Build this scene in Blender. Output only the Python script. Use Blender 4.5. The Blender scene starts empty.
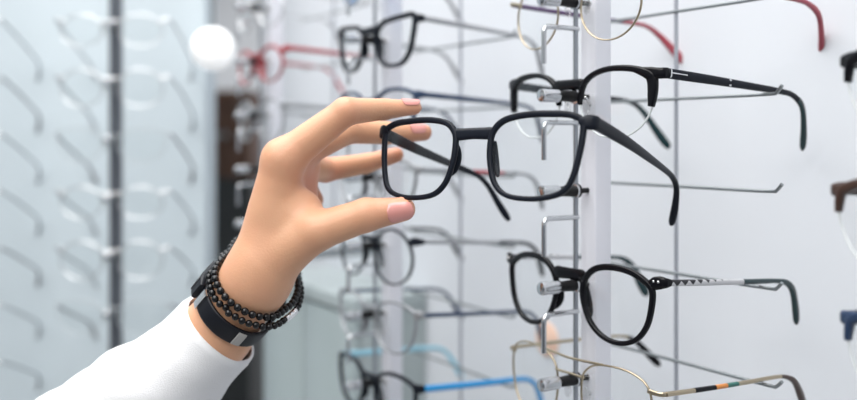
import bpy, math, random
import numpy as np
from mathutils import Vector, Matrix

random.seed(7)
CAM_H = 1.45
F = 930.0            # focal length in pixels of the 857 px wide photograph
SC = bpy.context.scene
COL = SC.collection
PI = math.pi

# ------------------------------------------------------------------ helpers
def px(x, y, Z):
    """millimetre position (x right, depth, z above the lens) of a photo point at depth Z"""
    return np.array([(x - 428.5) / F * Z, Z, (140.0 - y) / F * Z])

def W(p):
    return Vector((p[0] / 1000, p[1] / 1000, CAM_H + p[2] / 1000))

def tag(o, label=None, cat=None, group=None, kind=None):
    if label: o['label'] = label
    if cat: o['category'] = cat
    if group: o['group'] = group
    if kind: o['kind'] = kind
    return o

def empty(name, loc=(0, 0, 0), rz=0.0):
    o = bpy.data.objects.new(name, None)
    o.empty_display_size = 0.02
    COL.objects.link(o)
    o.location = loc
    o.rotation_euler = (0, 0, rz)
    return o

class MB:
    """collects vertices and faces in millimetres, builds one mesh object in metres"""
    def __init__(self):
        self.v = []; self.f = []; self.n = 0
    def add(self, vs, fs):
        b = self.n
        vs = np.asarray(vs, float)
        self.v.append(vs); self.n += len(vs)
        self.f.extend([tuple(int(i) + b for i in f) for f in fs])
        return self
    def box(self, lo, hi):
        x0, y0, z0 = lo; x1, y1, z1 = hi
        return self.add([(x0,y0,z0),(x1,y0,z0),(x1,y1,z0),(x0,y1,z0),(x0,y0,z1),(x1,y0,z1),(x1,y1,z1),(x0,y1,z1)],
                        [(3,2,1,0),(4,5,6,7),(0,1,5,4),(1,2,6,5),(2,3,7,6),(3,0,4,7)])
    def rbox(self, lo, hi, r=1.0, n=3):
        """box with its four upright edges rounded and top/bottom chamfered"""
        x0, y0, z0 = lo; x1, y1, z1 = hi
        prof = []
        for cx, cy, a0 in ((x1-r, y1-r, 0), (x0+r, y1-r, 90), (x0+r, y0+r, 180), (x1-r, y0+r, 270)):
            for k in range(n + 1):
                a = math.radians(a0 + 90 * k / n)
                prof.append((cx, cy, math.cos(a), math.sin(a)))
        m = len(prof); vs = []; c = r * .5
        for z, rr in ((z0, r - c), (z0 + c, r), (z1 - c, r), (z1, r - c)):
            vs += [(q[0] + rr*q[2], q[1] + rr*q[3], z) for q in prof]
        fs = [tuple(range(m))[::-1], tuple(range(3*m, 4*m))]
        for L in range(3):
            for i in range(m):
                j = (i + 1) % m
                fs.append((L*m+i, L*m+j, (L+1)*m+j, (L+1)*m+i))
        return self.add(vs, fs)
    def sweep(self, pts, sizes, up=(0, 0, 1), e=2.0, n=12, closed=False, cap=True):
        """superelliptic section swept along a path; sizes = (half side, half up) per point"""
        P = np.asarray(pts, float); N = len(P)
        if not hasattr(sizes, '__len__'): sizes = (sizes, sizes)
        S = np.asarray(sizes, float)
        if S.ndim == 1: S = np.tile(S, (N, 1))
        up = np.asarray(up, float)
        if up.ndim == 1: up = np.tile(up, (N, 1))
        vs = []
        for i in range(N):
            if closed: t = P[(i+1) % N] - P[i-1]
            else: t = P[min(i+1, N-1)] - P[max(i-1, 0)]
            t = t / (np.linalg.norm(t) + 1e-12)
            s = np.cross(t, up[i]); s /= (np.linalg.norm(s) + 1e-12)
            u = np.cross(s, t)
            for k in range(n):
                a = 2*PI*(k + .5)/n
                c, q = math.cos(a), math.sin(a)
                x = math.copysign(abs(c)**(2/e), c); y = math.copysign(abs(q)**(2/e), q)
                vs.append(P[i] + s*x*S[i, 0] + u*y*S[i, 1])
        fs = []
        for i in range(N if closed else N - 1):
            j = (i + 1) % N
            for k in range(n):
                l = (k + 1) % n
                fs.append((i*n+k, i*n+l, j*n+l, j*n+k))
        if not closed and cap:
            fs.append(tuple(range(n))[::-1]); fs.append(tuple((N-1)*n + k for k in range(n)))
        return self.add(vs, fs)
    def rod(self, a, b, r, n=12, up=None):
        a = np.asarray(a, float); b = np.asarray(b, float)
        d = (b - a) / np.linalg.norm(b - a)
        if up is None: up = (0, 0, 1) if abs(d[2]) < .9 else (0, 1, 0)
        return self.sweep([a, b], r, up=up, n=n)
    def lathe(self, a, b, prof, n=20):
        """turned shape from a towards b: prof = [(distance, radius)]"""
        a = np.asarray(a, float); d = np.asarray(b, float) - a; d /= np.linalg.norm(d)
        up = np.array((0, 0, 1.)) if abs(d[2]) < .9 else np.array((0, 1., 0))
        s = np.cross(d, up); s /= np.linalg.norm(s); u = np.cross(s, d)
        vs = []
        for L, r in prof:
            for k in range(n):
                t = 2*PI*k/n
                vs.append(a + d*L + (s*math.cos(t) + u*math.sin(t))*max(r, .01))
        fs = []
        for i in range(len(prof) - 1):
            for k in range(n):
                l = (k+1) % n
                fs.append((i*n+k, i*n+l, (i+1)*n+l, (i+1)*n+k))
        fs.append(tuple(range(n))[::-1]); fs.append(tuple((len(prof)-1)*n + k for k in range(n)))
        return self.add(vs, fs)
    def ball(self, c, r, nu=16, nv=10, sc=(1, 1, 1)):
        vs = []; fs = []
        for j in range(1, nv):
            t = PI*j/nv
            for i in range(nu):
                p = 2*PI*i/nu
                vs.append((c[0]+r*sc[0]*math.sin(t)*math.cos(p), c[1]+r*sc[1]*math.sin(t)*math.sin(p), c[2]+r*sc[2]*math.cos(t)))
        a = len(vs); vs += [(c[0], c[1], c[2]+r*sc[2]), (c[0], c[1], c[2]-r*sc[2])]
        for j in range(nv - 2):
            for i in range(nu):
                k = (i+1) % nu
                fs.append((j*nu+i, (j+1)*nu+i, (j+1)*nu+k, j*nu+k))
        for i in range(nu):
            k = (i+1) % nu
            fs.append((a, i, k)); fs.append((a+1, (nv-2)*nu+k, (nv-2)*nu+i))
        return self.add(vs, fs)
    def build(self, name, mat, parent=None, smooth=True, angle=40):
        v = np.vstack(self.v) / 1000.0
        me = bpy.data.meshes.new(name)
        me.from_pydata(v.tolist(), [], self.f)
        me.validate(); me.update()
        if mat: me.materials.append(mat)
        if smooth:
            me.polygons.foreach_set('use_smooth', [True]*len(me.polygons))
            try: me.set_sharp_from_angle(angle=math.radians(angle))
            except Exception: pass
        import bmesh
        bm = bmesh.new(); bm.from_mesh(me); bmesh.ops.recalc_face_normals(bm, faces=bm.faces); bm.to_mesh(me); bm.free()
        o = bpy.data.objects.new(name, me)
        COL.objects.link(o)
        if parent: o.parent = parent
        return o

def kids(o): return [c for c in bpy.data.objects if c.parent is o]
def copy_tree(o, parent=None):
    c = o.copy(); COL.objects.link(c)
    if parent: c.parent = parent
    for ch in kids(o): copy_tree(ch, c)
    return c

def crom(P, n, closed=False):
    """Catmull-Rom curve through P resampled evenly to n points"""
    P = np.asarray(P, float); N = len(P); out = []
    for i in range(N if closed else N - 1):
        if closed: a, b, c, d = P[i-1], P[i], P[(i+1) % N], P[(i+2) % N]
        else: a, b, c, d = P[max(i-1, 0)], P[i], P[i+1], P[min(i+2, N-1)]
        for t in np.linspace(0, 1, 24, endpoint=False):
            out.append(.5*((2*b) + (c-a)*t + (2*a-5*b+4*c-d)*t*t + (3*b-a-3*c+d)*t**3))
    if closed: out.append(out[0])
    else: out.append(P[-1])
    out = np.array(out)
    L = np.r_[0, np.cumsum(np.linalg.norm(np.diff(out, axis=0), axis=1))]
    q = np.linspace(0, L[-1], n, endpoint=not closed)
    return np.stack([np.interp(q, L, out[:, k]) for k in range(P.shape[1])], 1)

# ------------------------------------------------------------------ materials
def mat(name, col, rough=.5, metal=0.0, spec=.5, bump=0, bscale=400, var=0, coat=0, emit=0, sss=0, trans=0):
    m = bpy.data.materials.new(name); m.use_nodes = True
    nt = m.node_tree; b = nt.nodes['Principled BSDF']
    b.inputs['Base Color'].default_value = (*col, 1)
    b.inputs['Roughness'].default_value = rough
    b.inputs['Metallic'].default_value = metal
    b.inputs['Specular IOR Level'].default_value = spec
    if coat: b.inputs['Coat Weight'].default_value = coat; b.inputs['Coat Roughness'].default_value = .08
    if emit: b.inputs['Emission Color'].default_value = (*col, 1); b.inputs['Emission Strength'].default_value = emit
    if sss:
        b.inputs['Subsurface Weight'].default_value = sss
        b.inputs['Subsurface Radius'].default_value = (1, .35, .2)
        b.inputs['Subsurface Scale'].default_value = .006
    if trans: b.inputs['Transmission Weight'].default_value = trans
    if bump or var:
        tc = nt.nodes.new('ShaderNodeTexCoord'); no = nt.nodes.new('ShaderNodeTexNoise')
        no.inputs['Scale'].default_value = bscale; no.inputs['Detail'].default_value = 3
        nt.links.new(tc.outputs['Object'], no.inputs['Vector'])
        if bump:
            bp = nt.nodes.new('ShaderNodeBump'); bp.inputs['Strength'].default_value = bump; bp.inputs['Distance'].default_value = .001
            nt.links.new(no.outputs['Fac'], bp.inputs['Height']); nt.links.new(bp.outputs['Normal'], b.inputs['Normal'])
        if var:
            r = nt.nodes.new('ShaderNodeValToRGB')
            r.color_ramp.elements[0].position = .3; r.color_ramp.elements[1].position = .7
            r.color_ramp.elements[0].color = (*[c*(1-var) for c in col], 1); r.color_ramp.elements[1].color = (*[min(1, c*(1+var)) for c in col], 1)
            nt.links.new(no.outputs['Fac'], r.inputs['Fac']); nt.links.new(r.outputs['Color'], b.inputs['Base Color'])
    return m

def glass_mat(name, tint=(1, 1, 1), refl=.06, graze=.35):
    m = bpy.data.materials.new(name); m.use_nodes = True
    nt = m.node_tree; nt.nodes.clear()
    out = nt.nodes.new('ShaderNodeOutputMaterial'); mx = nt.nodes.new('ShaderNodeMixShader')
    tr = nt.nodes.new('ShaderNodeBsdfTransparent'); gl = nt.nodes.new('ShaderNodeBsdfGlossy')
    tr.inputs['Color'].default_value = (*tint, 1); gl.inputs['Roughness'].default_value = .02
    lw = nt.nodes.new('ShaderNodeLayerWeight'); lw.inputs['Blend'].default_value = .25
    mr = nt.nodes.new('ShaderNodeMapRange'); mr.inputs['To Min'].default_value = refl; mr.inputs['To Max'].default_value = graze
    pw = nt.nodes.new('ShaderNodeMath'); pw.operation = 'POWER'; pw.inputs[1].default_value = 2.0
    nt.links.new(lw.outputs['Facing'], pw.inputs[0]); nt.links.new(pw.outputs[0], mr.inputs['Value'])
    nt.links.new(mr.outputs['Result'], mx.inputs['Fac'])
    nt.links.new(tr.outputs[0], mx.inputs[1]); nt.links.new(gl.outputs[0], mx.inputs[2]); nt.links.new(mx.outputs[0], out.inputs['Surface'])
    return m

def zigzag_mat(name):
    """silver temple with a row of small dark triangles along its length"""
    m = bpy.data.materials.new(name); m.use_nodes = True
    nt = m.node_tree; b = nt.nodes['Principled BSDF']
    b.inputs['Roughness'].default_value = .35; b.inputs['Metallic'].default_value = .3
    tc = nt.nodes.new('ShaderNodeTexCoord'); sx = nt.nodes.new('ShaderNodeSeparateXYZ')
    nt.links.new(tc.outputs['Object'], sx.inputs[0])
    def mth(op, a, bb):
        n = nt.nodes.new('ShaderNodeMath'); n.operation = op
        for i, v in enumerate((a, bb)):
            if hasattr(v, 'links'): nt.links.new(v, n.inputs[i])
            else: n.inputs[i].default_value = v
        return n.outputs[0]
    pp = mth('PINGPONG', sx.outputs[1], .003)
    k = mth('ADD', mth('MULTIPLY', pp, .9), mth('MULTIPLY', mth('ADD', sx.outputs[2], -.0135), 1.0))
    st = mth('GREATER_THAN', k, .0022)
    r = nt.nodes.new('ShaderNodeMix'); r.data_type = 'RGBA'
    r.inputs[6].default_value = (.50, .50, .52, 1); r.inputs[7].default_value = (.02, .02, .025, 1)
    nt.links.new(st, r.inputs[0]); nt.links.new(r.outputs[2], b.inputs['Base Color'])
    return m

M = {}
M['black'] = mat('matte_black_acetate', (.006, .008, .014), .38, spec=.16)
M['gloss'] = mat('glossy_black_acetate', (.004, .004, .006), .24, spec=.2)
M['navy'] = mat('navy_acetate', (.012, .03, .075), .3)
M['darkteal'] = mat('dark_teal_tip', (.008, .03, .035), .25)
M['brown'] = mat('dark_brown_acetate', (.045, .022, .015), .3)
M['red'] = mat('red_acetate', (.30, .02, .03), .3)
M['rosered'] = mat('rose_red_acetate', (.36, .06, .085), .3)
M['purple'] = mat('purple_acetate', (.07, .02, .10), .3)
M['blue'] = mat('bright_blue_acetate', (.02, .28, .62), .3)
M['lightblue'] = mat('pale_blue_acetate', (.28, .55, .68), .3)
M['grey'] = mat('grey_metal_frame', (.30, .31, .33), .35, .5)
M['gold'] = mat('pale_gold_metal', (.44, .37, .27), .3, 1.0)
M['silver'] = mat('silver_metal', (.75, .75, .76), .22, 1.0)
M['orange'] = mat('orange_stripe', (.55, .20, .04), .35)
M['green'] = mat('dark_green_stripe', (.02, .12, .10), .35)
M['zig'] = zigzag_mat('silver_with_dark_triangles')
M['lens'] = glass_mat('clear_lens', (.985, .99, .99), .02, .30)
M['bluelens'] = glass_mat('blue_tinted_lens', (.62, .72, .85), .05, .3)
M['edge'] = mat('pale_lens_edge', (.62, .65, .66), .25)
M['pad'] = glass_mat('clear_silicone', (.93, .93, .93), .12, .5)
M['chrome'] = mat('polished_chrome', (.56, .57, .59), .17, 1.0)
M['steel'] = mat('brushed_steel_wire', (.27, .29, .30), .36, .9)
M['rail'] = mat('grey_rail_metal', (.30, .32, .35), .38, .8)
M['rod'] = mat('satin_rod_metal', (.42, .44, .49), .4, .6)
M['peach'] = mat('peach_paper', (.80, .56, .44), .7)
M['rubber'] = mat('black_rubber_sleeve', (.008, .008, .009), .45, spec=.25)
M['post'] = mat('white_post_enamel', (.70, .705, .765), .35)
M['wall'] = mat('white_wall_laminate', (.66, .685, .73), .55, var=.015, bscale=6)
M['palegrey'] = mat('pale_grey_metal', (.44, .48, .51), .4, .1)
M['darkrail'] = mat('dark_grey_rail', (.10, .11, .13), .4, .5)
M['panel'] = mat('pale_display_panel', (.54, .61, .655), .45, var=.02, bscale=4)
M['floor'] = mat('pale_grey_floor_tiles', (.34, .34, .34), .35, var=.05, bscale=8)
M['ceil'] = mat('white_ceiling_paint', (.85, .85, .85), .8)
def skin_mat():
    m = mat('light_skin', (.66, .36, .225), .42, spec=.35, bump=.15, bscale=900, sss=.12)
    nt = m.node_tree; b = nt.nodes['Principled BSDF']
    at = nt.nodes.new('ShaderNodeAttribute'); at.attribute_name = 'flush_palm_shade'
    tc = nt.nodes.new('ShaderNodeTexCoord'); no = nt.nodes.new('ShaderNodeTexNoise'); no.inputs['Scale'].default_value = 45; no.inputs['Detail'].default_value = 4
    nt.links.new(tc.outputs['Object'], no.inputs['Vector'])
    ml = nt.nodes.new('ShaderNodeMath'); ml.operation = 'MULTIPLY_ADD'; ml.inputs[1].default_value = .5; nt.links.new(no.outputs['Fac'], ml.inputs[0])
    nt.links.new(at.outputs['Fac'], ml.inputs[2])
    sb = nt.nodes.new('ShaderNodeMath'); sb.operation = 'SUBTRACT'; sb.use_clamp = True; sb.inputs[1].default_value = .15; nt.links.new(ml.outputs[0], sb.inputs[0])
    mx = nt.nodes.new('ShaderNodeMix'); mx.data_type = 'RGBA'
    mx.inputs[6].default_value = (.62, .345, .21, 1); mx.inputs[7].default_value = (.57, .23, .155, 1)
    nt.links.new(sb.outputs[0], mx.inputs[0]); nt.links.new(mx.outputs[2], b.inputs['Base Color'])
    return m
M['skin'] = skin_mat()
M['nail'] = mat('pink_nail', (.62, .27, .24), .2, coat=.4)
M['knit'] = mat('white_sleeve_fabric', (.70, .70, .715), .9, bump=.4, bscale=1500)
M['band'] = mat('black_band_rubber', (.007, .008, .012), .4, spec=.25)
M['screen'] = mat('dark_glass_face', (.012, .012, .014), .08, coat=.6)
M['bead'] = mat('black_glass_bead', (.005, .005, .006), .2, spec=.35)
M['wood'] = mat('dark_brown_wood', (.10, .045, .025), .5, var=.3, bscale=15)
M['dark'] = mat('charcoal_laminate', (.025, .027, .028), .5)
M['cab'] = mat('grey_green_laminate', (.36, .41, .42), .3)
M['cabglass'] = mat('grey_green_door_panel', (.36, .42, .43), .25)
M['shade'] = mat('glowing_white_lampshade', (.9, .9, .9), .5, emit=.4)
M['whiteplastic'] = mat('white_gloss_plastic', (.85, .85, .86), .25)

# ------------------------------------------------------------------ eyewear
def shape(kind):
    """outer rim outline of the lens on the +x side, millimetres from the frame centre"""
    S = {
     'rect': [(9.3,6),(10.6,13.5),(17,19.6),(29,22.2),(44,22.4),(56,21.2),(62.6,17),(63,7),(60.4,-8),(56,-17.5),(47,-21.8),(34,-23.0),(21.5,-21),(14,-14.5),(10.3,-4)],
     'round': [(33.5+26.3*math.cos(a)*(1.0 if math.cos(a) > 0 else .97), -.2+22.3*math.copysign(abs(math.sin(a))**.97, math.sin(a))) for a in np.linspace(0, 2*PI, 24, endpoint=False)],
     'brow': [(8.5,3),(11,11.5),(18,17.3),(29,20.4),(42,20.8),(54,19),(62.5,15),(63.6,6),(61,-4),(55,-13),(45,-18.8),(34,-20),(22,-18),(13,-11),(9.0,-4)],
     'aviator': [(10,6),(12,14),(20,20),(32,22),(46,21.5),(57,17),(61,8),(60,-4),(55,-15),(45,-22),(33,-23.5),(21,-20),(13.5,-12),(10.3,-3)],
     'cat': [(9.5,4),(12,12),(20,17.5),(34,19.5),(50,20.5),(60,20.5),(63.5,15),(61.5,3),(57,-10),(48,-18.5),(36,-20.5),(23,-18.5),(14,-11),(10,-3)],
     'panto': [(9.5,4),(12,13),(20,19.8),(32,22.2),(45,21.2),(55,17),(60.8,11.5),(60.5,1),(57,-10.5),(49.5,-19),(38.5,-22.5),(27,-21),(17.5,-15),(11.8,-6)],
     'small': [(32+22.5*math.cos(a), 20.5*math.sin(a)) for a in np.linspace(0, 2*PI, 20, endpoint=False)],
     'oval': [(34+25.5*math.cos(a), 19*math.sin(a)) for a in np.linspace(0, 2*PI, 20, endpoint=False)],
    }
    return crom(S[kind], 96, True)

HH = 66.5
def wrapy(x, w=6.6): return w * (x / 67.0)**2

def eyeglasses(spec, name='eyeglasses'):
    s = dict(kind='round', rim='full', rw=(3.0, 2.4), depth=3.8, frame='gloss', temple='gloss', zh=15.0, th=(5.0, 2.6), tt=1.4,
             drop=7.0, bz=12.0, bh=2.2, tip='gloss', tipw=3.2, tipstart=.74, tiplen=36, tipin=6, bend=98, lens='lens', padz=-2, wrap=6.6, endh=3.4, splay=0,
             dang=60, near=None, far=None, bdrop=.4, brow=None, topbar=False, n=14)
    s.update(spec)
    root = empty(name)
    O = shape(s['kind']); n = len(O); ctr = O.mean(0)
    T = np.roll(O, -1, 0) - np.roll(O, 1, 0); T /= np.linalg.norm(T, axis=1)[:, None]
    Nn = np.stack([-T[:, 1], T[:, 0]], 1)
    if ((ctr - O[0]) @ Nn[0]) < 0: Nn = -Nn
    def width(i):
        t = (O[i, 1] - O[:, 1].min()) / (O[:, 1].max() - O[:, 1].min())
        return s['rw'][1] + (s['rw'][0] - s['rw'][1]) * t
    wd = np.array([width(i) for i in range(n)])
    mid = O + Nn * (wd/2)[:, None]
    FM = M[s['frame']]
    y3 = lambda p: (p[0], wrapy(p[0], s['wrap']), p[1])
    fm = MB()
    for sg in (-1, 1):
        P = np.array([(sg*p[0], wrapy(p[0], s['wrap']), p[1]) for p in mid])
        if s['rim'] == 'half':
            # brow strip only: from the inner side over the top and down the outer edge
            a0 = s.get('span', (0, 1))
            idx = [i for i in range(n) if O[i, 1] > (s['cut_in'] if O[i, 0] < ctr[0] else s['cut_out'])]
            k0 = next(k for k in range(len(idx)) if (idx[k] - idx[k-1]) % n != 1)
            idx = idx[k0:] + idx[:k0]
            m = len(idx); f = np.linspace(0, 1, m)
            if O[idx[0], 0] > O[idx[-1], 0]: idx = idx[::-1]
            bw = np.interp(f, [0, .08, .3, .62, .80, .93, 1], s['browW'])
            Pm = np.array([(sg*(O[i, 0] + Nn[i, 0]*bw[k]/2), wrapy(O[i, 0], s['wrap']), O[i, 1] + Nn[i, 1]*bw[k]/2) for k, i in enumerate(idx)])
            ctr3 = np.array([sg*ctr[0], wrapy(ctr[0]), ctr[1]])
            fm.sweep(Pm, np.stack([bw*0 + s['depth']/2, bw/2], 1), up=Pm - ctr3, e=3.2, n=s['n'])
        else:
            ctr3 = np.array([sg*ctr[0], wrapy(ctr[0]), ctr[1]])
            fm.sweep(P, np.stack([wd*0 + s['depth']/2, wd/2], 1), up=np.array([(-sg*q[0], 0, -q[1]) for q in Nn]), e=3.0 if s['depth'] > 2.2 else 2.0, n=s['n'], closed=True)
    # bridge
    bx = 12.0; bz = s['bz']
    path = crom([(-bx-.3, wrapy(bx)+.1, bz+s['bdrop']), (-bx*.72, .1, bz+.2), (0, 0, bz+.4), (bx*.72, .1, bz+.2), (bx+.3, wrapy(bx)+.1, bz+s['bdrop'])], 21)
    if s['depth'] > 2.2:
        hb = np.interp(np.abs(path[:, 0]), [0, 7, 10.5, 12.3], [s['bh'], s['bh']*1.06, s['bh']*1.12, s['bh']*.8])
        fm.sweep(path, np.stack([hb*0 + s['depth']/2*.96, hb], 1), e=2.8)
    else:
        fm.sweep(path, (.8, .8))
    if s['topbar']:
        fm.sweep(crom([(-27, 1.0, 21.2), (-12, 0, 20.6), (0, -.4, 20.2), (12, 0, 20.6), (27, 1.0, 21.2)], 21), (.75, .75))
    # endpieces
    for sg in (-1, 1):
        hf = s['rim'] == 'half'
        i = int(np.argmin((O[:, 0] - (57 if hf else 62))**2 + (O[:, 1] - s['zh'] - (4.5 if hf else 3.5))**2)); q = mid[i]
        yb = wrapy(HH, s['wrap'])
        zs = min(q[1], s['zh'] + (2.2 if hf else .6))
        ep = [(sg*(q[0]-1.0), wrapy(q[0], s['wrap']), zs), (sg*(q[0]*.5+HH*.5-1.5), wrapy(q[0]*.5+HH*.5, s['wrap']) - .1, zs*.35 + s['zh']*.65), (sg*(HH-2.6), yb + .1, s['zh']), (sg*(HH-.5), yb + 1.5, s['zh']), (sg*(HH+.1), yb + 4.2, s['zh'])]
        eh = s['endh'] if s['depth'] > 2.2 else 1.5
        ep = crom(ep, 18)
        if s['depth'] > 2.2: fm.sweep(ep, np.stack([np.full(18, 1.6), np.interp(np.linspace(0, 1, 18), [0, .35, .6, 1], [2.0 if hf else wd[i]*.5, eh*.9 if hf else eh, eh*.9 if hf else eh, max(s['th'][0]/2 + .15, 1.6)])], 1), e=3.2)
        else: fm.sweep(ep, (.9, 1.3), e=2.5)
    fo = fm.build('frame_front', FM, root)
    # lenses
    for sg in (-1, 1):
        lm = MB(); R = 7; base = O + Nn * (np.minimum(wd*.7, 1.6))[:, None]
        if s['rim'] == 'half': base = O + Nn * 1.2
        rings = [ctr + (base - ctr) * (r / R) for r in range(1, R + 1)]
        def yy(x, z, off): return wrapy(x, s['wrap']) + off + .6 - 2.2*(1 - min(1, ((x-ctr[0])**2 + (z-ctr[1])**2)/26.0**2))*.5
        vs = []
        for off in (0, 1.3):
            vs.append((sg*ctr[0], yy(ctr[0], ctr[1], off - .6), ctr[1]))
            for rg in rings: vs += [(sg*p[0], yy(p[0], p[1], off - .6), p[1]) for p in rg]
        H = 1 + R*n; fs = []
        for side, b in ((0, 0), (1, H)):
            for i in range(n):
                j = (i+1) % n
                f = [(b, b+1+i, b+1+j)]
                for r in range(R - 1): f.append((b+1+r*n+i, b+1+(r+1)*n+i, b+1+(r+1)*n+j, b+1+r*n+j))
                fs += f if side == 0 else [q[::-1] for q in f]
        for i in range(n):
            j = (i+1) % n; a = 1 + (R-1)*n
            fs.append((a+i, H+a+i, H+a+j, a+j))
        lm.add(vs, fs).build('lens', M[s['lens']], root)
    if s['rim'] == 'half':
        for sg in (-1, 1):
            P = np.array([(sg*p[0], wrapy(p[0], s['wrap']) + .5, p[1]) for p in O + Nn*1.0])
            tag(MB().sweep(P, .55, up=(0, 1, 0), n=8, closed=True).build('lens_edge', M['edge'], root), 'pale polished lens edge')
    # nose pads
    for sg in (-1, 1):
        pm = MB(); pz = s['padz']
        if s['depth'] > 2.2 and s['rim'] == 'full':
            pm.sweep(crom([(sg*12.2, 1.5, pz+9), (sg*11.4, 3.4, pz+3), (sg*12.6, 4.2, pz-4), (sg*15.5, 2.6, pz-9)], 10), np.array([(1.0, 1.2), (1.6, 1.8), (1.9, 2.2), (2.0, 2.4), (2.0, 2.4), (2.0, 2.4), (1.9, 2.2), (1.7, 2.0), (1.4, 1.6), (.6, .8)]), up=(1, 0, 0))
            pm.build('nose_pad', FM, root)
        else:
            ax = 8.2
            pm.ball((sg*ax, 6.2, pz), 1, 14, 10, (1.7, 2.6, 5.0))
            pd = pm.build('nose_pad', M['pad'], root)
            am = MB().sweep(crom([(sg*12.0, 1.6, pz+5.5), (sg*10.5, 5.0, pz+4), (sg*10.2, 7.8, pz+1.5), (sg*9.2, 7.6, pz)], 12), .5)
            tag(am.build('pad_arm', M['silver'], pd), 'thin metal arm')
    # temples
    yb = wrapy(HH, s['wrap']) + 2.9
    for sg in (-1, 1):
        d = s['drop']; B = s['bend']; zh = s['zh']; da = math.radians(s['dang']); tl = s['tiplen']
        sl = d / B
        x = HH + s['splay']*0
        pts = [(sg*x, yb, zh), (sg*(x+1.2), yb + B*.33, zh - d*.33), (sg*(x+1.0+s['splay']*.6), yb + B*.66, zh - d*.66), (sg*(x+s['splay']), yb + B*.92, zh - d*.92)]
        pts += [(sg*(x+s['splay']-.5), yb + B + 3, zh - d - 1.5)]
        a = da*.72; pts += [(sg*(x+s['splay']-1.5), yb + B + 3 + tl*.28*math.cos(a*.8), zh - d - 1.5 - tl*.28*math.sin(a*.8))]
        p0 = np.array(pts[-1]); a = da
        pts += [tuple(p0 + np.array((-sg*s['tipin']*.45, tl*.38*math.cos(a), -tl*.38*math.sin(a)))), tuple(p0 + np.array((-sg*s['tipin'], tl*.72*math.cos(a*1.02), -tl*.72*math.sin(a*1.02))))]
        N = 60
        C = crom(pts, N); f = np.linspace(0, 1, N)
        hh = np.interp(f, [0, .12, .45, .70, .80, .93, .98, 1], [s['th'][0]/2, s['th'][0]/2*.98, (s['th'][0]*.45+s['th'][1]*.55)/2, s['th'][1]/2, s['tipw']/2*.95, s['tipw']/2*1.4, s['tipw']/2*1.35, s['tipw']/2*.7])
        tt = np.interp(f, [0, .1, .6, .8, .93, .98, 1], [s['tt']*1.1, s['tt'], s['tt']*.9, s['tt'], s['tt']*1.35, s['tt']*1.3, s['tt']*.7])
        secs = s['near'] if (s['near'] and sg > 0) else s['far'] if (s['far'] and sg < 0) else [(0, s['tipstart'], s['temple'], 'temple'), (s['tipstart'], 1, s['tip'], 'temple_tip')]
        par = None
        for (f0, f1, mm, nm) in secs:
            i0 = int(round(f0*(N-1))); i1 = int(round(f1*(N-1)))
            tb = MB(); sc = 1.0 if nm in ('temple',) else 1.06
            tb.sweep(C[i0:i1+1], np.stack([tt[i0:i1+1]*sc, hh[i0:i1+1]*sc], 1), e=2.8)
            ob = tb.build(nm, M[mm], root if par is None else par)
            if par is None: par = ob
            elif mm != s['temple']: tag(ob, M[mm].name.replace('_', ' ') + ' ' + nm.replace('_', ' '))
        if sg > 0 and s.get('inlay'):
            for (ya, yb2, za, zb) in s['inlay']:
                zc = lambda yy: zh - d*(yy / B)
                ib = MB()
                ib.sweep([(sg*(x+1.0), yb+ya, zc(ya)+za), (sg*(x+1.05), yb+yb2, zc(yb2)+zb)], (s['tt']+.12, .45 if abs(yb2-ya) > 3 else (s['th'][0]*.40)), e=4)
                tag(ib.build('temple_inlay', M['silver'], par), 'thin silver inlay')
        if s.get('dots'):
            db = MB()
            for (dx, dz) in ((-4.2, .9), (-1.4, .9)):
                xx = sg*(HH-3.4+dx+2); db.ball((xx, wrapy(abs(xx), s['wrap']) - s['depth']/2 + .55, zh + dz - .4), .8, 8, 6)
            tag(db.build('rivet_dots', M['silver'], fo), 'small silver rivet dots')
    return root

# ------------------------------------------------------------------ display racks
TH = math.radians(57.8)
U = np.array([math.cos(TH), -math.sin(TH), 0.0])      # along the display wall, towards the viewer
V = np.array([math.sin(TH), math.cos(TH), 0.0])       # away from the rail, into the wall
N1 = np.array([86.6, 547.0, 0.0])
ROW = 244.0
PEG0, PITCH = 25.5, 55.4
def pegz(k): return PEG0 - PITCH*k
QW = 150.0                                            # rail to wall
RACK_LABEL = 'eyewear display rack'

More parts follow.
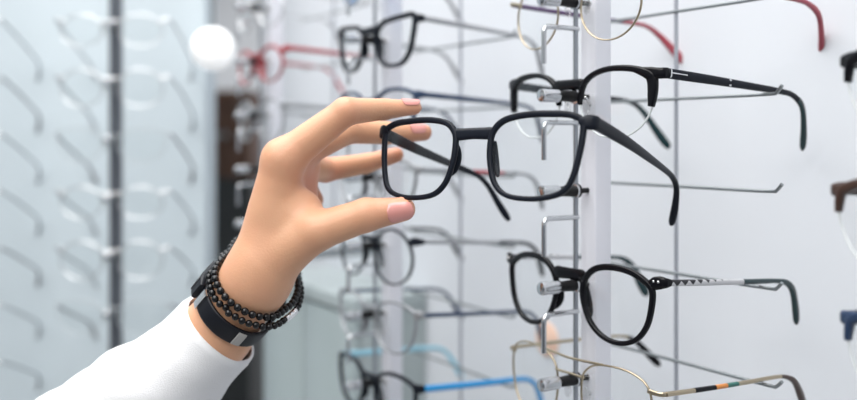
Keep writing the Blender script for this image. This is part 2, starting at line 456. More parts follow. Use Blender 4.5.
def rack(label, s, ks, ztop, zbot, q_bar=82.5):
    """one standing rack: rail with pegs and hooks, white post, rear rod with cross wires"""
    Nn = N1 - U*s
    r = empty('eyewear_display_rack', W(np.array([Nn[0], Nn[1], -CAM_H*1000])), -TH)
    tag(r, label, 'display rack', 'wall racks of pegs and wires for glasses')
    H = CAM_H*1000
    z = lambda k: H + pegz(k)
    MB().rbox((-6.5, 9.4, H+zbot), (6.5, 22.4, H+ztop), 1.2).build('post', M['post'], r)
    MB().rbox((-.9, -1.4, H+zbot+10), (.9, 1.4, H+ztop-10), .4).build('rail', M['rail'], r)
    b = MB()
    b.rod((0, q_bar+1.4, H+zbot), (0, q_bar+1.4, H+ztop), 1.35)
    b.build('rear_rod', M['rod'], r)
    for zz in (H+zbot+6, H+ztop-6):
        MB().box((-2.5, 22.4, zz-4), (2.5, QW, zz+4)).rbox((-14, QW-4, zz-20), (14, QW, zz+20), 2).box((-3, -2, zz-4), (3, 9.6, zz+4)).build('mounting_bracket', M['steel'], r)
    for k in ks:
        zz = z(k)
        p = MB().lathe((0, 9.4, zz), (0, -27, zz), [(0, 1.6), (7.6, 1.6), (7.8, 4.2), (10.6, 4.2), (10.8, 3.4), (12, 3.4), (22, 2.9), (23.2, 2.9)]).build('peg', M['rubber'], r)
        tag(MB().lathe((0, -13.6, zz), (0, -27, zz), [(0, 3.0), (.3, 3.7), (11.6, 3.9), (12.8, 3.6), (13.4, 2.4)]).build('peg_tip', M['chrome'], p), 'chrome cap')
        tag(MB().lathe((0, -.2, zz), (0, -2.6, zz), [(0, 3.0), (.1, 4.3), (1.3, 4.3), (1.5, 3)]).build('peg_collar', M['chrome'], p), 'chrome collar')
        hk = crom([(0, 2, zz-15.5), (0, -14, zz-15.5), (0, -21.4, zz-15.6), (0, -23.6, zz-17.6), (0, -24, zz-20.5), (0, -24, zz-37)], 30)
        MB().sweep(hk, 1.5, up=(1, 0, 0)).build('hook', M['chrome'], r)
        wz = zz + .6
        cw = crom([(-81, q_bar-1.5, wz+4.5), (-77, q_bar-.6, wz+1.2), (-70, q_bar-.2, wz), (0, q_bar, wz), (70, q_bar-.2, wz), (77, q_bar-.6, wz+1.2), (81, q_bar-1.5, wz+4.5)], 40)
        MB().sweep(cw, 1.05).build('cross_wire', M['steel'], r)
    return r

def on_rack(g, s, k, spec_bz, bh, label, group=None, q0=-5.0, dx=0, yaw=0.0):
    """hang a pair of glasses by its bridge on peg k of the rack at wall position s"""
    Nn = N1 - U*s + V*q0 + U*dx
    zc = pegz(k) + 3.5 - (spec_bz - bh)
    g.location = W(np.array([Nn[0], Nn[1], zc])); g.rotation_euler = (0, 0, -TH + yaw)
    tag(g, label, 'glasses', group)
    return g

def hang(spec, s, k, label, group=None, **kw):
    sp = dict(spec)
    bz = sp.get('bz', 12.0); bh = sp.get('bh', 2.2)
    if sp.get('depth', 3.8) <= 2.2: bh = .8 - .4
    # temple slope so that it comes to rest on its cross wire
    zc = 3.5 - (bz - bh)
    yb = 6.6 + 2.9
    th = sp.get('th', (5.0, 2.6))
    run = 82.5 + 5.0 - yb
    hgt = (th[0]*.30 + th[1]*.70)/2
    zwire = .6 + 1.05 + .5 + hgt - zc
    B = sp.get('bend', 98)
    sp['drop'] = (sp.get('zh', 15.0) - zwire) / run * B
    g = eyeglasses(sp)
    return on_rack(g, s, k, bz, bh, label, group, **kw)

# ------------------------------------------------------------------ setting
def struct(o): o['kind'] = 'structure'; return o
def wallbox(name, lo, hi, m): return struct(MB().box(lo, hi).build(name, m, None, smooth=False))
wallbox('floor', (-3500, -1500, -60), (3500, 5200, 0), M['floor'])
wallbox('ceiling', (-3500, -1500, 2700), (3500, 5200, 2760), M['ceil'])
wallbox('wall_back', (-3500, 5000, 0), (3500, 5100, 2700), M['wall'])
S_END = 845.0
dw = MB()
a0 = N1 + V*QW - U*S_END; a1 = N1 + V*QW + U*1500; t = V*90
dw.add([(p[0], p[1], z) for z in (0, 2700) for p in (a0, a1, a1+t, a0+t)], [(3,2,1,0),(4,5,6,7),(0,1,5,4),(1,2,6,5),(2,3,7,6),(3,0,4,7)])
struct(dw.build('wall_right', M['wall'], None, smooth=False))
LX = (205 - 428.5)/F*1190
wallbox('wall_left', (-2600, 1190, 0), (LX, 1250, 2700), M['panel'])

# ------------------------------------------------------------------ the wall racks and their glasses
rack('white post rack holding the sharp black round glasses on chrome-tipped pegs', 0, range(-1, 5), 330, -330)
rack('white post rack behind the held glasses, holding the blue-armed pair', ROW, range(-2, 6), 330, -330)
rack('distant blurred white post rack holding the red glasses', 2*ROW, range(-2, 3), 330, -128)

# rack beside the hand: four pairs and an empty peg
hang(dict(kind='small', rim='full', rw=(1.1, 1.0), depth=1.5, frame='gold', temple='purple', tip='rosered', tipstart=.58, bz=9, zh=12, th=(3.2, 2.8), tipw=4.4, tiplen=44, bend=119, dang=50, tipin=13, padz=2, endh=2),
     0, -1, 'thin gold rimmed glasses with red temple arms, top of the sharp rack')
g1 = hang(dict(kind='brow', rim='half', cut_in=-1.0, cut_out=-3.5, browW=[1.6, 2.6, 3.0, 3.8, 6.6, 5.4, 3.2], depth=4.0, frame='gloss', temple='black', tip='darkteal', bz=11.5, bh=3.0, zh=15, th=(5.6, 3.2), tipw=4.0, bend=104, dang=59, tipin=10.5, tiplen=41,
          inlay=[(1.6, 2.4, 0, 0), (2.4, 14, .3, .3), (46.6, 49.0, 0, 0)], padz=-1),
     0, 0, 'black half-rim glasses with silver inlays, resting above the empty peg')
hang(dict(kind='panto', rim='full', rw=(3.8, 2.8), depth=3.2, endh=3.6, dang=63, tipin=4.5, bend=100, tiplen=33, frame='gloss', temple='zig', tip='darkteal', bz=12.8, bh=3.4, zh=15.2, th=(3.6, 2.6), tipw=4.4, dots=True, padz=-1, tipstart=.44, wrap=6.8),
     0, 2, 'glossy black round glasses with patterned silver arms, below the empty peg', yaw=.03)
hang(dict(kind='aviator', rim='full', rw=(1.2, 1.1), depth=1.5, frame='gold', temple='gold', tip='gloss', bz=10.6, zh=12.5, th=(2.6, 2.0), tipw=3.6, topbar=True, tiplen=34, dang=46, padz=-1,
          near=[(0, .16, 'gold', 'temple'), (.16, .27, 'gloss', 'temple_band'), (.27, .345, 'orange', 'temple_band'), (.345, .405, 'green', 'temple_band'), (.405, .70, 'gold', 'temple_band'), (.70, 1, 'brown', 'temple_tip')]),
     0, 3, 'gold double-bridge glasses with black, orange and green striped arm')

# next rack along the wall, out of focus
hang(dict(kind='oval', frame='grey', temple='grey', tip='grey', lens='bluelens', rw=(1.4, 1.2), depth=1.8, bz=9, zh=12, th=(3, 2.4), padz=1), ROW, -2, 'grey glasses with bluish lenses at the top edge, above the black cat-eye pair')
hang(dict(kind='cat', frame='black', temple='grey', tip='grey', rw=(4.2, 3.0), depth=4.2, bz=11, bh=3.2, zh=15, th=(4.2, 2.6)), ROW, -1, 'blurred black cat-eye glasses with grey arms, just above the index finger')
hang(dict(kind='brow', frame='navy', temple='navy', tip='navy', rw=(3.2, 2.4), bz=11, zh=14, th=(4.4, 2.8)), ROW, 0, 'blurred dark navy glasses half hidden behind the fingertips')
hang(dict(kind='brow', frame='grey', temple='grey', tip='grey', rw=(2.4, 1.8), depth=3, bz=11, zh=13, th=(3.4, 2.6), tipstart=.8,
          near=[(0, .33, 'grey', 'temple'), (.33, .55, 'red', 'temple_band'), (.55, 1, 'grey', 'temple_tip')]), ROW, 1, 'blurred grey glasses with a red arm section, seen through the held lenses')
hang(dict(kind='round', frame='black', temple='grey', tip='black', rw=(2.2, 1.6), depth=2.6, bz=11, zh=14, th=(3.4, 2.8), tipstart=.5), ROW, 2, 'blurred round grey glasses below the thumb, arm ending in black')
hang(dict(kind='brow', frame='grey', temple='navy', tip='navy', rw=(2.2, 1.6), depth=3, bz=11, zh=14, th=(3.4, 2.8), tipstart=.6), ROW, 3, 'blurred grey glasses with navy arms, directly above the blue-armed pair')
hang(dict(kind='brow', frame='black', temple='blue', tip='blue', far=[(0, .75, 'lightblue', 'temple'), (.75, 1, 'lightblue', 'temple_tip')], rw=(3.0, 2.4), bz=11, zh=14, th=(5.2, 4.2), tipw=4), ROW, 4, 'blurred black-fronted glasses with bright blue arms')

# third rack
hang(dict(kind='oval', frame='red', temple='red', tip='rosered', rw=(3.6, 1.6), depth=3.4, bz=10, zh=13, th=(4.8, 3)), 2*ROW, -1, 'far blurred red glasses on the distant rack')
hang(dict(kind='round', frame='grey', temple='grey', tip='grey', rw=(2.0, 1.6), depth=2.6, bz=11, zh=14), 2*ROW, 0, 'far blurred grey glasses directly below the red pair')
hang(dict(kind='oval', frame='silver', temple='silver', tip='grey', rw=(1.6, 1.4), depth=1.8, bz=9, zh=12, th=(3, 2.4)), 2*ROW, -2, 'far blurred silver glasses above the red pair')

# nearest rack, whose pairs only just reach into the picture
S0 = -237.0
near_spec = dict(kind='brow', rim='half', cut_in=-1.0, cut_out=3.0, browW=[1.6, 2.6, 2.8, 3.4, 5.0, 3.6, 2.0], depth=4.0, frame='gloss', temple='gloss', bz=11.5, bh=2.6, zh=14, th=(4.6, 3))
rack('near rack beyond the picture edge, holding the three cut-off pairs', S0, (0, 1, 2), 330, -330)
hang(dict(near_spec), S0, 0, 'topmost of the three half-rim glasses cut off by the picture edge')
hang(dict(near_spec, frame='brown'), S0, 1, 'brown-browed half-rim glasses, middle of the three at the picture edge', q0=-11.5)
hang(dict(near_spec, frame='navy'), S0, 2, 'lowest of the three half-rim glasses cut off by the picture edge')

# ------------------------------------------------------------------ pale display at the far side
def rod_rack(xpx, label):
    x = (xpx - 428.5)/F*1085
    r = empty('eyewear_display_rod', (x/1000, 1.085, 0))
    tag(r, label, 'display rod', 'rods of pegs on the pale panel')
    H = CAM_H*1000
    MB().rbox((-6.5, -6, 900), (6.5, 6, 2050), 1.5).build('rail', M['darkrail'], r)
    for zz in (910, 2040): MB().box((-4, 6, zz-6), (4, 104, zz+6)).build('mounting_bracket', M['steel'], r)
    for j in range(-1, 7):
        zz = H + (140 - (21 + 57*j))/F*1075
        p = MB().lathe((0, -6, zz-6), (0, -34, zz-6), [(0, 5.0), (3, 5.0), (3.2, 3.2), (16, 3.0)]).build('peg', M['rubber'], r)
        tag(MB().lathe((0, -21, zz-6), (0, -34, zz-6), [(0, 3.2), (.4, 4.4), (11.5, 4.4), (13, 3)]).build('peg_tip', M['chrome'], p), 'chrome cap')
    return x
xa = rod_rack(116, 'dark vertical display rod on the pale panel, beside the doorway gap')
xb = rod_rack(-52, 'dark display rod outside the picture, holding pairs at its edge')
protos = []
for i, (fr, tp) in enumerate((('silver', 'palegrey'), ('silver', 'palegrey'), ('palegrey', 'grey'))):
    protos.append(eyeglasses(dict(kind=('oval', 'round', 'brow')[i], frame=fr, temple=tp, tip=tp, rw=(1.6, 1.4), depth=2.0, bz=10.5, zh=13, th=(3.6, 3.2), tipw=3.4, drop=38, dang=66, tiplen=30)))
used = set()
ordn = ('topmost', 'second from top', 'third from top', 'fourth from top', 'fifth from top', 'sixth from top', 'lowest')
for xr, where in ((xa, 'blurred pale glasses {} on the rod with the dark streak'), (xb, 'blurred glasses {} at the picture edge on the pale panel')):
    for j in range(7):
        if xr == xa and j == 6: continue
        i = (j + (0 if xr == xa else 1)) % 3
        g = protos[i] if i not in used else copy_tree(protos[i])
        used.add(i)
        z = (140 - (21 + 57*j))/F*1075
        g.location = W(np.array([xr, 1075 - 0, z - 6 + 3.4 - 10.5 + .8 + .6])); g.location.y = 1.066
        g.rotation_euler = (0, 0, 0)
        tag(g, where.format(ordn[j] if not (xr == xa and j == 5) else 'lowest seen'), 'glasses', 'glasses on the pale panel')

# ------------------------------------------------------------------ held glasses
def rot(a, b, c):
    return (Matrix.Rotation(a, 4, 'Z') @ Matrix.Rotation(b, 4, 'X') @ Matrix.Rotation(c, 4, 'Y'))
held = eyeglasses(dict(kind='rect', rim='full', rw=(3.4, 2.7), depth=2.9, frame='black', temple='black', tip='black', bz=11.6, bh=3.0, bdrop=.6, zh=16.0, th=(6.7, 3.0), tt=1.5, tipw=3.0, tipstart=.76,
                       drop=8.0, bend=97, tiplen=33, tipin=8, wrap=3.2, endh=3.7, dang=52, splay=-1.5, padz=-1))
held.matrix_world = Matrix.Translation(W(np.array([22.15, 478.08, -8.4]))) @ rot(-.655, -.203, -.030)
tag(held, 'matte black rectangular glasses pinched between thumb and fingers', 'glasses')

# ------------------------------------------------------------------ the hand (signed distance field -> one skin)
def cone(P, a, b, ra, rb):
    ba = b - a; h = np.clip(((P - a) @ ba) / (ba @ ba), 0, 1)
    return np.linalg.norm(P - a - h[..., None]*ba, axis=-1) - (ra + (rb - ra)*h)
def smin(a, b, k):
    h = np.clip(.5 + .5*(b - a)/k, 0, 1)
    return b*(1-h) + a*h - k*h*(1-h)

J = dict(
    wr1=px(256, 280, 514), wr2=px(258, 281, 540),
    fa1=px(216, 333, 526), fa2=px(218, 334, 552), el1=px(120, 440, 552), el2=px(122, 442, 580),
    im=px(283, 160, 507), ip=px(345.5, 111.5, 506), idp=px(384, 109.2, 522), it=px(414.5, 107.5, 527),
    mm=px(296, 155, 524), mp=px(348, 130, 550), md=px(386, 133, 564), mt=px(423.5, 132.5, 576),
    rm=px(300, 166, 543), rp=px(325, 170, 574), rd=px(366, 163.5, 584), rt=px(396, 155, 588),
    lm=px(298, 178, 556), lp=px(306, 185, 580), ld=px(314, 200, 578), lt=px(306, 210, 570),
    tc=px(272, 260, 510), tm=px(318, 231, 501), ti=px(366, 215, 499), tt=px(403.5, 209.2, 500))
def hand_field(P):
    c = lambda a, b, ra, rb: cone(P, J[a], J[b], ra, rb)
    palm = c('wr1', 'wr2', 17.0, 17.0)
    palm = smin(palm, c('wr1', 'fa1', 16.5, 18.5), 8); palm = smin(palm, c('wr2', 'fa2', 16.5, 18.5), 8)
    palm = smin(palm, c('fa1', 'el1', 18.5, 24), 8); palm = smin(palm, c('fa2', 'el2', 18.5, 24), 8)
    palm = smin(palm, c('wr1', 'im', 15, 10.5), 8)
    palm = smin(palm, cone(P, px(262, 262, 530), J['mm'], 14, 9.5), 8)
    palm = smin(palm, cone(P, px(262, 268, 545), J['rm'], 13, 10), 8)
    palm = smin(palm, cone(P, px(264, 266, 552), J['lm'], 13, 9), 8)
    palm = smin(palm, cone(P, J['im'], J['lm'], 9.5, 8), 6)
    # thumb base and web
    palm = smin(palm, cone(P, px(268, 262, 511), px(304, 226, 508), 15, 11.5), 9)
    palm = smin(palm, cone(P, px(282, 214, 512), px(304, 207, 512), 11, 8.0), 9)
    palm = smin(palm, cone(P, px(300, 168, 536), px(303, 206, 532), 9.0, 8.0), 7)
    th = smin(c('tc', 'tm', 13.5, 10.2), c('tm', 'ti', 10.4, 9.0), 3)
    th = smin(th, c('ti', 'tt', 9.1, 6.5), 2)
    out = smin(palm, th, 7)
    for (a, b, cc, d, r0, r1, r2, r3) in (('im', 'ip', 'idp', 'it', 10.6, 7.7, 6.0, 4.2), ('mm', 'mp', 'md', 'mt', 9.0, 8.1, 6.9, 5.3),
                                          ('rm', 'rp', 'rd', 'rt', 9.0, 7.6, 6.3, 4.9), ('lm', 'lp', 'ld', 'lt', 8, 6.6, 5.6, 4.6)):
        f = smin(c(a, b, r0, r1), c(b, cc, r1, r2), 2.0)
        f = smin(f, c(cc, d, r2, r3), 1.5)
        out = smin(out, smin(palm, f, 5), 1.2)
    return out

def surface_nets(lo, hi, h, field):
    n = np.ceil((hi - lo)/h).astype(int) + 1
    ax = [lo[i] + h*np.arange(n[i]) for i in range(3)]
    D = np.empty(n)
    for i in range(0, n[0], 16):
        g = np.stack(np.meshgrid(ax[0][i:i+16], ax[1], ax[2], indexing='ij'), -1)
        D[i:i+16] = field(g)
    s = D < 0
    acc = np.zeros((*(n-1), 3)); cnt = np.zeros(n-1)
    cor = [(a, b, c) for a in (0, 1) for b in (0, 1) for c in (0, 1)]
    sl = lambda o: tuple(slice(o[k], o[k] + n[k] - 1) for k in range(3))
    for i, p in enumerate(cor):
        for q in cor[i+1:]:
            if sum(abs(p[k]-q[k]) for k in range(3)) != 1: continue
            da, db = D[sl(p)], D[sl(q)]
            m = (da < 0) != (db < 0)
            t = np.where(m, da/np.where(m, da - db, 1), 0)
            for k in range(3): acc[..., k] += np.where(m, p[k] + t*(q[k]-p[k]), 0)
            cnt += m
    act = cnt > 0
    ids = -np.ones(n-1, int); ids[act] = np.arange(act.sum())
    I = np.argwhere(act)
    V3 = lo + h*(I + acc[act]/cnt[act][:, None])
    F4 = []
    for a in range(3):
        b, c = (a+1) % 3, (a+2) % 3
        s0 = [slice(1, n[k]-1) for k in range(3)]; s1 = list(s0)
        s0[a] = slice(0, n[a]-1); s1[a] = slice(1, n[a])
        A, B = s[tuple(s0)], s[tuple(s1)]
        E = np.argwhere(A != B)
        off = np.ones(3, int); off[a] = 0
        E0 = E + off
        inside = A[tuple(E.T)]
        def cell(db_, dc_):
            q = E0.copy(); q[:, b] += db_; q[:, c] += dc_
            return ids[tuple(q.T)]
        quad = np.stack([cell(-1, -1), cell(0, -1), cell(0, 0), cell(-1, 0)], 1)
        quad[~inside] = quad[~inside][:, ::-1]
        F4.append(quad)
    F4 = np.vstack(F4)
    return V3, F4[(F4 >= 0).all(1)]

def relax(Vv, Ff, it=4, lam=.5):
    e = np.vstack([Ff[:, [0, 1]], Ff[:, [1, 2]], Ff[:, [2, 3]], Ff[:, [3, 0]]])
    e = np.vstack([e, e[:, ::-1]])
    for k in range(it):
        for l in (lam, -lam*1.02):
            s = np.zeros_like(Vv); c = np.zeros(len(Vv))
            np.add.at(s, e[:, 0], Vv[e[:, 1]]); np.add.at(c, e[:, 0], 1)
            Vv = Vv + l*(s/np.maximum(c, 1)[:, None] - Vv)
    return Vv

allp = np.array(list(J.values()))
lo = allp.min(0) - 30; hi = allp.max(0) + 30
HV, HF = surface_nets(lo, hi, 1.35, hand_field)
HV = relax(HV, HF, 4)
def press():
    from mathutils.bvhtree import BVHTree
    bpy.context.view_layer.update()
    vs, fs = [], []
    def walk(o):
        if o.type == 'MESH':
            b = len(vs); mw = o.matrix_world
            vs.extend(mw @ v.co for v in o.data.vertices); fs.extend(tuple(b + i for i in p.vertices) for p in o.data.polygons)
        for c in kids(o): walk(c)
    walk(held)
    t = BVHTree.FromPolygons(vs, fs)
    tot = 0
    for it in range(4):
        for i in np.where(HV[:, 0] > -70)[0]:
            p = W(HV[i]); co, no, idx, dist = t.find_nearest(p, .006)
            if co is None: continue
            sd = (p - co).dot(no); sd = math.copysign(dist, sd)*1000
            if sd < 1.05:
                q = co + no*.0011; HV[i] = (q.x*1000, q.y*1000, q.z*1000 - CAM_H*1000); tot += 1
    return tot
press()
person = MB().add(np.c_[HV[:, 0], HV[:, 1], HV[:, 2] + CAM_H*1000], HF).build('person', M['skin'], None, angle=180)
fl = person.data.attributes.new('flush_palm_shade', 'FLOAT', 'POINT')
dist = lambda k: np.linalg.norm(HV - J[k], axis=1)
dpalm = np.linalg.norm(HV - px(308, 185, 528), axis=1)  # palm redness also paints the hollow's shade into the skin colour
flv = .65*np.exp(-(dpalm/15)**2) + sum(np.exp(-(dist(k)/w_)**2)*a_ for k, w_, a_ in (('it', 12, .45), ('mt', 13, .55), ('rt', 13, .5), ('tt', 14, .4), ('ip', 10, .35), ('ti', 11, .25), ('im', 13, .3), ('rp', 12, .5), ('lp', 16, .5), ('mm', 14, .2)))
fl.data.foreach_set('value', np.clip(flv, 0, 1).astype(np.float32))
tag(person, 'person reaching in with a bare hand, white long sleeve and black bracelets', 'person')

# fingernails: curved plates lying on the finger tips
def nail(axis_a, axis_b, ra, rb, nrm, f0, f1, half, name='fingernail', lift=.25):
    a, b = J[axis_a], J[axis_b]; d = b - a; L = np.linalg.norm(d); d = d/L
    nrm = np.asarray(nrm, float); nrm = nrm - d*(nrm @ d); nrm /= np.linalg.norm(nrm); sd = np.cross(d, nrm)
    NU, NV = 15, 13; vs = []
    for layer in (0, 1):
        for i in range(NU):
            s = -1 + 2*i/(NU-1)
            for j in range(NV):
                w = -1 + 2*j/(NV-1)
                ww = w*(1 - abs(s)**4)**.25*.999 if abs(s) < 1 else w*.35
                ax = f0 + (f1 - f0)*(s+1)/2
                ang = ww*half
                r = ra + (rb - ra)*min(max(ax/L, 0), 1.0)
                if ax > L:     # over the rounded tip
                    r = math.sqrt(max(rb*rb - (ax-L)**2*.55, .2))
                r = r + (lift + (.45 if layer == 0 else 0))*(1 - .35*abs(w)**3)
                p = a + d*ax + (nrm*math.cos(ang) + sd*math.sin(ang))*r
                vs.append((p[0], p[1], p[2] + CAM_H*1000))
    m = NU*NV; fs = []
    for i in range(NU-1):
        for j in range(NV-1):
            q = (i*NV+j, i*NV+j+1, (i+1)*NV+j+1, (i+1)*NV+j)
            fs.append(q); fs.append(tuple(m + k for k in q[::-1]))
    ring = [j for j in range(NV)] + [i*NV+NV-1 for i in range(1, NU)] + [(NU-1)*NV+j for j in range(NV-2, -1, -1)] + [i*NV for i in range(NU-2, 0, -1)]
    for k in range(len(ring)):
        l = ring[(k+1) % len(ring)]
        fs.append((ring[k], m+ring[k], m+l, l))
    return MB().add(vs, fs).build(name, M['nail'], person, angle=60)
nail('ti', 'tt', 9.1, 6.5, (.1, -1, -.12), 11.5, 25.5, .80, 'thumbnail')
nail('idp', 'it', 6.0, 4.2, (.1, -.45, 1), 10, 20.5, .85)
nail('md', 'mt', 6.9, 5.3, (.25, -.75, .7), 14, 25, .8)

# sleeve
def sleeve():
    a = px(221, 328, 538); b = px(150, 397, 540); c = px(40, 492, 550); d0 = px(-130, 640, 580)
    path = crom([a, b, c, d0], 70); N = len(path)
    f = np.linspace(0, 1, N); D = np.r_[0, np.cumsum(np.linalg.norm(np.diff(path, axis=0), axis=1))]
    r1 = np.interp(D, [0, 3, 10, 40, 90, 160, 400], [25.0, 26.0, 26.5, 31, 39, 48, 56])
    r2 = r1 + 9
    NS = 72; vs = []
    rs = random.Random(3); ph = [rs.uniform(0, 6.28) for _ in range(8)]
    for lay in (0, 1):
        for i in range(N):
            t = path[min(i+1, N-1)] - path[max(i-1, 0)]; t /= np.linalg.norm(t)
            dep = np.array([0, 1., 0]); dep -= t*(dep @ t); dep /= np.linalg.norm(dep); s = np.cross(t, dep)
            for k in range(NS):
                an = 2*PI*k/NS
                g = min(1, D[i]/25)
                fold = .8*g*(1.6*math.sin(D[i]*.11 + 2*math.sin(an + ph[0]) + ph[1])*(.5+.5*math.cos(an + ph[2])) + 1.3*math.sin(D[i]*.055 + 2*an + ph[3]) + .7*math.sin(D[i]*.23 + 3*math.cos(an) + ph[4]))
                hem = .8*math.exp(-((D[i]-2.0)/2.2)**2)
                k1 = (r1[i] + fold + hem - 1.8*lay); k2 = (r2[i] + fold + hem - 1.8*lay)
                p = path[i] + s*math.cos(an)*k1 + dep*math.sin(an)*k2
                vs.append((p[0], p[1], p[2] + CAM_H*1000))
    m = N*NS; fs = []
    for i in range(N-1):
        for k in range(NS):
            l = (k+1) % NS; q = (i*NS+k, i*NS+l, (i+1)*NS+l, (i+1)*NS+k)
            fs.append(q); fs.append(tuple(m + z for z in q[::-1]))
    for k in range(NS):
        l = (k+1) % NS
        fs.append((k, m+k, m+l, l)); e = (N-1)*NS; fs.append((e+k, e+l, m+e+l, m+e+k))
    return MB().add(vs, fs).build('shirt_sleeve', M['knit'], person, angle=80)
tag(sleeve(), 'white long sleeve')

# ------------------------------------------------------------------ things worn on the wrist
AX = (px(216, 333, 539) - px(257, 280.5, 527)); AX /= np.linalg.norm(AX)
AXT = AX + np.array([0, .22, 0]); AXT /= np.linalg.norm(AXT)
def frame_at(c, ax):
    dep = np.array([0, 1., 0]); dep -= ax*(dep @ ax); dep /= np.linalg.norm(dep)
    s = np.cross(ax, dep)
    if s[0] > 0: s = -s
    return s, dep                     # s points to the back of the hand, dep away from the viewer
def up1450(P): P = np.array(P, float); P[..., 2] += CAM_H*1000; return P

def unit(v): v = np.array(v, float); return v/np.linalg.norm(v)
BAND = {}
def band():
    ax = unit((-.62, .32, -.70))
    c = px(237.5, 296, 531); s, dep = frame_at(c, ax)
    r = empty('fitness_band', W(c)); tag(r, 'black fitness band strapped above the cuff, beside the beaded bracelets', 'wristband')
    NA = 120; rad = np.zeros(NA)
    for i in range(NA):
        a = 2*PI*i/NA; d = s*math.cos(a) + dep*math.sin(a)
        q = 14.0
        while q < 60:
            P = np.array([c + d*q + ax*w_ for w_ in (-5.4, -2.7, 0, 2.7, 5.4)])
            if hand_field(P).min() > 1.75: break
            q += .25
        rad[i] = q
    for _ in range(6): rad = np.maximum(rad, (np.roll(rad, 1) + rad + np.roll(rad, -1))/3)
    sm = lambda a: float(np.interp((a/(2*PI)) % 1.0, np.linspace(0, 1, NA + 1), np.r_[rad, rad[0]]))
    BAND.update(c=c, ax=ax, s=s, dep=dep, rad=sm)
    def ring(ang, off): return (s*math.cos(ang) + dep*math.sin(ang))*(sm(ang) + off)
    N = 64
    pts = np.array([ring(2*PI*k/N, 0) for k in range(N)])
    MB().sweep(pts, np.tile((5.4, 1.2), (N, 1)), up=pts, e=5, n=16, closed=True).build('strap', M['band'], r)
    # tracker module on the back of the wrist
    angs = np.linspace(math.radians(-52), math.radians(22), 14)
    pts = np.array([ring(a, 3.1) for a in angs])
    w = np.interp(np.linspace(0, 1, 14), [0, .12, .88, 1], [5.2, 6.0, 6.0, 5.2]); hgt = np.interp(np.linspace(0, 1, 14), [0, .15, .85, 1], [1.6, 3.0, 3.0, 1.6])
    tr = MB().sweep(pts, np.stack([w, hgt], 1), up=pts, e=4.5, n=20).build('tracker_case', M['band'], r)
    pts2 = np.array([ring(a, 6.2) for a in angs[2:-2]])
    MB().sweep(pts2, np.tile((4.4, .5), (len(pts2), 1)), up=pts2, e=6, n=16).build('screen', M['screen'], tr)
    a0 = math.radians(-62)
    pts3 = np.array([ring(a, 1.5) for a in np.linspace(a0-.10, a0+.05, 5)])
    tag(MB().sweep(pts3, np.tile((5.7, .8), (5, 1)), up=pts3, e=6, n=12).build('clasp', M['silver'], r), 'small silver clasp')
    a0 = math.radians(-120)
    pts4 = np.array([ring(a, 1.5) for a in np.linspace(a0-.07, a0+.07, 5)])
    tag(MB().sweep(pts4, np.tile((4.4, .6), (5, 1)), up=pts4, e=5, n=12).build('strap_tag', mat('pale_grey_tag', (.36, .35, .34), .5), r), 'pale grey tag')
    return r
band()

PLACED = []
def beads(c, ax, r1, r2, n, br, label, hang_, charm=None):
    s, dep = frame_at(c, ax)
    r = empty('beaded_bracelet', W(c)); tag(r, label, 'bracelet', 'black bead bracelets on the wrist')
    proto = None; path = []
    for k in range(n):
        a = 2*PI*k/n
        d = s*math.cos(a)*r1 + dep*math.sin(a)*r2
        q = np.linalg.norm(d); d = d/q
        q += (1.2 + 1.5*hang_)*max(0, -math.cos(a))          # hangs a little loose under the wrist
        while q < 70:
            P = c + d*q
            ok = hand_field(P[None])[0] > br + .12
            rel = P - BAND['c']; axl = rel @ BAND['ax']; rl = rel - BAND['ax']*axl
            an = math.atan2(rl @ BAND['dep'], rl @ BAND['s'])
            rr = BAND['rad'](an) + 1.5 + (5.6 if -1.0 < an < .48 else 0) + (.8 if abs(an) > 2.3 or -1.3 < an < -.9 else 0)
            if abs(axl) < 6.1 + br and np.linalg.norm(rl) < rr + br + .1: ok = False
            if ok and PLACED and min(np.linalg.norm(P - z_) for z_ in PLACED) < 2*2.15 + .8: ok = False
            if ok: break
            q += .3
        path.append(q)
    path = np.array(path)
    pos = [ (s*math.cos(2*PI*k/n)*r1 + dep*math.sin(2*PI*k/n)*r2) for k in range(n)]
    pos = np.array([p/np.linalg.norm(p)*path[k] for k, p in enumerate(pos)])
    pos = crom(pos, 400, True)
    # even spacing so the beads touch
    Lc = np.linalg.norm(np.diff(np.vstack([pos, pos[:1]]), axis=0), axis=1).sum()
    n = int(Lc / (2*br + .12)); pos = crom(pos[::4], n, True)
    for k in range(n):
        p = pos[k]
        if charm is not None and k in charm:
            q = pos[(k+1) % n] - pos[k-1]
            d = q/np.linalg.norm(q)
            tag(MB().lathe(p - d*br*.95, p + d*br*.95, [(0, br*.8), (.3, br*1.0), (br*1.6, br*1.0), (br*1.9, br*.8)], 14).build('metal_charm', M['silver'], r), 'silver spacer')
            continue
        if proto is None:
            o = proto = MB().ball((0, 0, 0), br, 12, 8).build('bead', M['bead'], r)
        else:
            o = proto.copy(); COL.objects.link(o); o.parent = r
        o.location = (p[0]/1000, p[1]/1000, p[2]/1000)
    PLACED.extend([c + p for p in pos])
    MB().sweep(pos, .5, up=ax, closed=True, n=6).build('cord', M['band'], r)
    return r
beads(px(263, 281, 527), unit((-.56, .36, -.76)), 19.5, 31, 44, 2.15, 'black bead bracelet lying closest to the hand', 0)
beads(px(259.5, 286.5, 528), unit((-.54, .38, -.78)), 20.5, 32, 46, 2.0, 'black bead bracelet with silver spacers, next to the fitness band', 1, charm=(30, 31, 32))

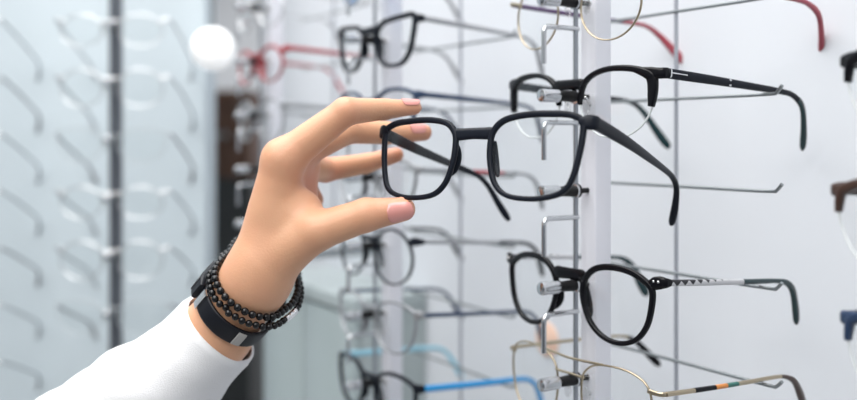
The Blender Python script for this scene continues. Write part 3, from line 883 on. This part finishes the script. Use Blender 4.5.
# ------------------------------------------------------------------ beyond the racks
def on_wall_pt(s, q): return N1 - U*s + V*q
def cabinet():
    s0, s1, q0, q1 = 405, 640, 62, QW - 1
    zt = CAM_H*1000 - 158
    base = on_wall_pt((s0+s1)/2, q0)
    r = empty('storage_cabinet', W(np.array([base[0], base[1], -CAM_H*1000])), -TH)
    tag(r, 'grey-green low cabinet with panel doors under the distant rack', 'cabinet')
    h = (s1-s0)/2; dd = q1 - q0
    MB().box((-h, 12, 0), (h, dd, zt-14)).build('body', M['cab'], r, smooth=False)
    MB().rbox((-h-3, 0, zt-14), (h+3, dd, zt), 2).build('top', M['cab'], r)
    for sg in (-1, 1):
        d = MB().rbox((min(sg*2, sg*(h-2)), 2, 60), (max(sg*2, sg*(h-2)), 11.6, zt-18), 1.5).build('door', M['cabglass'], r)
        MB().sweep(crom([(sg*10, 2, zt-160), (sg*10, -10, zt-163), (sg*10, -10, zt-240), (sg*10, 2, zt-243)], 16), 2.0, up=(1, 0, 0)).build('handle', M['steel'], d)
cabinet()

def tall_cabinet():
    x0 = (206-428.5)/F*2600; x1 = (240-428.5)/F*2600
    zb = CAM_H*1000
    r = empty('tall_cabinet', (0.5*(x0+x1)/1000, 2.6, 0)); tag(r, 'dark tall cabinet with brown upper doors, beyond the pale panel edge', 'cabinet')
    w = (x1-x0)/2 + 30; zm = zb + (140-178)/F*2600
    MB().box((-w, 0, 0), (w, 380, zm)).build('lower_body', M['dark'], r, smooth=False)
    MB().box((-w, 0, zm), (w, 380, 1590)).build('upper_body', M['wood'], r, smooth=False)
    for sg in (-1, 1):
        d = MB().rbox((min(sg, sg*w), -16, zm+10), (max(sg, sg*w), -1, 1580), 2).build('door', M['wood'], r)
        MB().lathe((sg*12, -16, zm+120), (sg*12, -40, zm+120), [(0, 5), (12, 5), (13, 9), (22, 9), (24, 6)]).build('knob', M['steel'], d)
tall_cabinet()

def globe(px_, py_, Z, r, name, label, cat, m, top):
    c = px((px_), py_, Z)
    o = empty(name, W(c)); tag(o, label, cat)
    MB().ball((0, 0, 0), r, 24, 16).build('lamp_shade', m, o)
    if top:
        zt = (2700 - (CAM_H*1000 + c[2]))
        MB().rod((0, 0, r*.9), (0, 0, zt - 12), 2.2).build('cord', M['steel'], o)
        MB().lathe((0, 0, zt-14), (0, 0, zt), [(0, 25), (10, 40), (14, 40)]).build('ceiling_cap', M['whiteplastic'], o)
globe(213, 49, 1130, 26, 'pendant_lamp', 'glowing white globe pendant lamp beside the pale panel edge, above the dark cabinet', 'lamp', M['shade'], True)

def sticker(s, z, r, label):
    p = on_wall_pt(s, QW)
    o = empty('wall_sticker', W(np.array([p[0], p[1], z])), -TH); tag(o, label, 'sticker')
    MB().lathe((0, -.05, 0), (0, -1.2, 0), [(0, r), (.8, r), (1.1, r*.97)], 28).build('paper_disc', M['peach'], o)
sticker(208, -172, 15, 'blurred round peach sticker on the wall behind the sharp round glasses')

# ------------------------------------------------------------------ light
def area(name, loc, size, power, col=(1, 1, 1), target=None):
    l = bpy.data.lights.new(name, 'AREA'); l.shape = 'RECTANGLE'; l.size, l.size_y = size; l.energy = power; l.color = col
    o = bpy.data.objects.new(name, l); COL.objects.link(o); o.location = loc
    if target is not None:
        d = Vector(target) - Vector(loc); o.rotation_euler = d.to_track_quat('-Z', 'Y').to_euler()
    return o
area('ceiling_panel_light', (-.5, .5, 2.66), (1.4, 1.4), 38, (1, .985, .96))
area('ceiling_panel_light', (-.6, -.9, 2.66), (1.6, 1.0), 36, (1, .985, .96))
area('ceiling_panel_light', (-.4, 3.2, 2.66), (2.2, 1.6), 55, (1, .98, .95))
w = bpy.data.worlds.new('World'); SC.world = w; w.use_nodes = True
nt = w.node_tree; bg = nt.nodes['Background']; bg.inputs['Strength'].default_value = .62
tc = nt.nodes.new('ShaderNodeTexCoord'); sx = nt.nodes.new('ShaderNodeSeparateXYZ'); cr = nt.nodes.new('ShaderNodeValToRGB')
mr = nt.nodes.new('ShaderNodeMapRange'); mr.inputs['From Min'].default_value = -1; mr.inputs['From Max'].default_value = 1
nt.links.new(tc.outputs['Generated'], sx.inputs[0]); nt.links.new(sx.outputs[2], mr.inputs['Value']); nt.links.new(mr.outputs['Result'], cr.inputs['Fac']); nt.links.new(cr.outputs['Color'], bg.inputs['Color'])
for p_, c_ in ((0, (.16, .17, .18)), (.40, (.20, .21, .23)), (.50, (.45, .50, .56)), (.58, (.95, .99, 1.0)), (1, (.9, .96, 1.0))):
    e_ = cr.color_ramp.elements[0] if p_ == 0 else cr.color_ramp.elements[-1] if p_ == 1 else cr.color_ramp.elements.new(p_)
    e_.position = p_; e_.color = (*c_, 1)

# ------------------------------------------------------------------ camera
cd = bpy.data.cameras.new('Camera'); cam = bpy.data.objects.new('Camera', cd); COL.objects.link(cam)
cam.location = (0, 0, CAM_H); cam.rotation_euler = (PI/2, 0, 0)
cd.sensor_width = 36; cd.lens = F/857*36; cd.shift_y = -60/857
cd.clip_start = .01
cd.dof.use_dof = True; cd.dof.focus_distance = .492; cd.dof.aperture_fstop = 3.8; cd.dof.aperture_blades = 0
SC.camera = cam
SC.view_settings.view_transform = 'Standard'; SC.view_settings.look = 'None'; SC.view_settings.gamma = 1; SC.view_settings.use_curve_mapping = False
SC.view_settings.exposure = 0.13
SC.cycles.transparent_max_bounces = 48
SC.cycles.max_bounces = 10
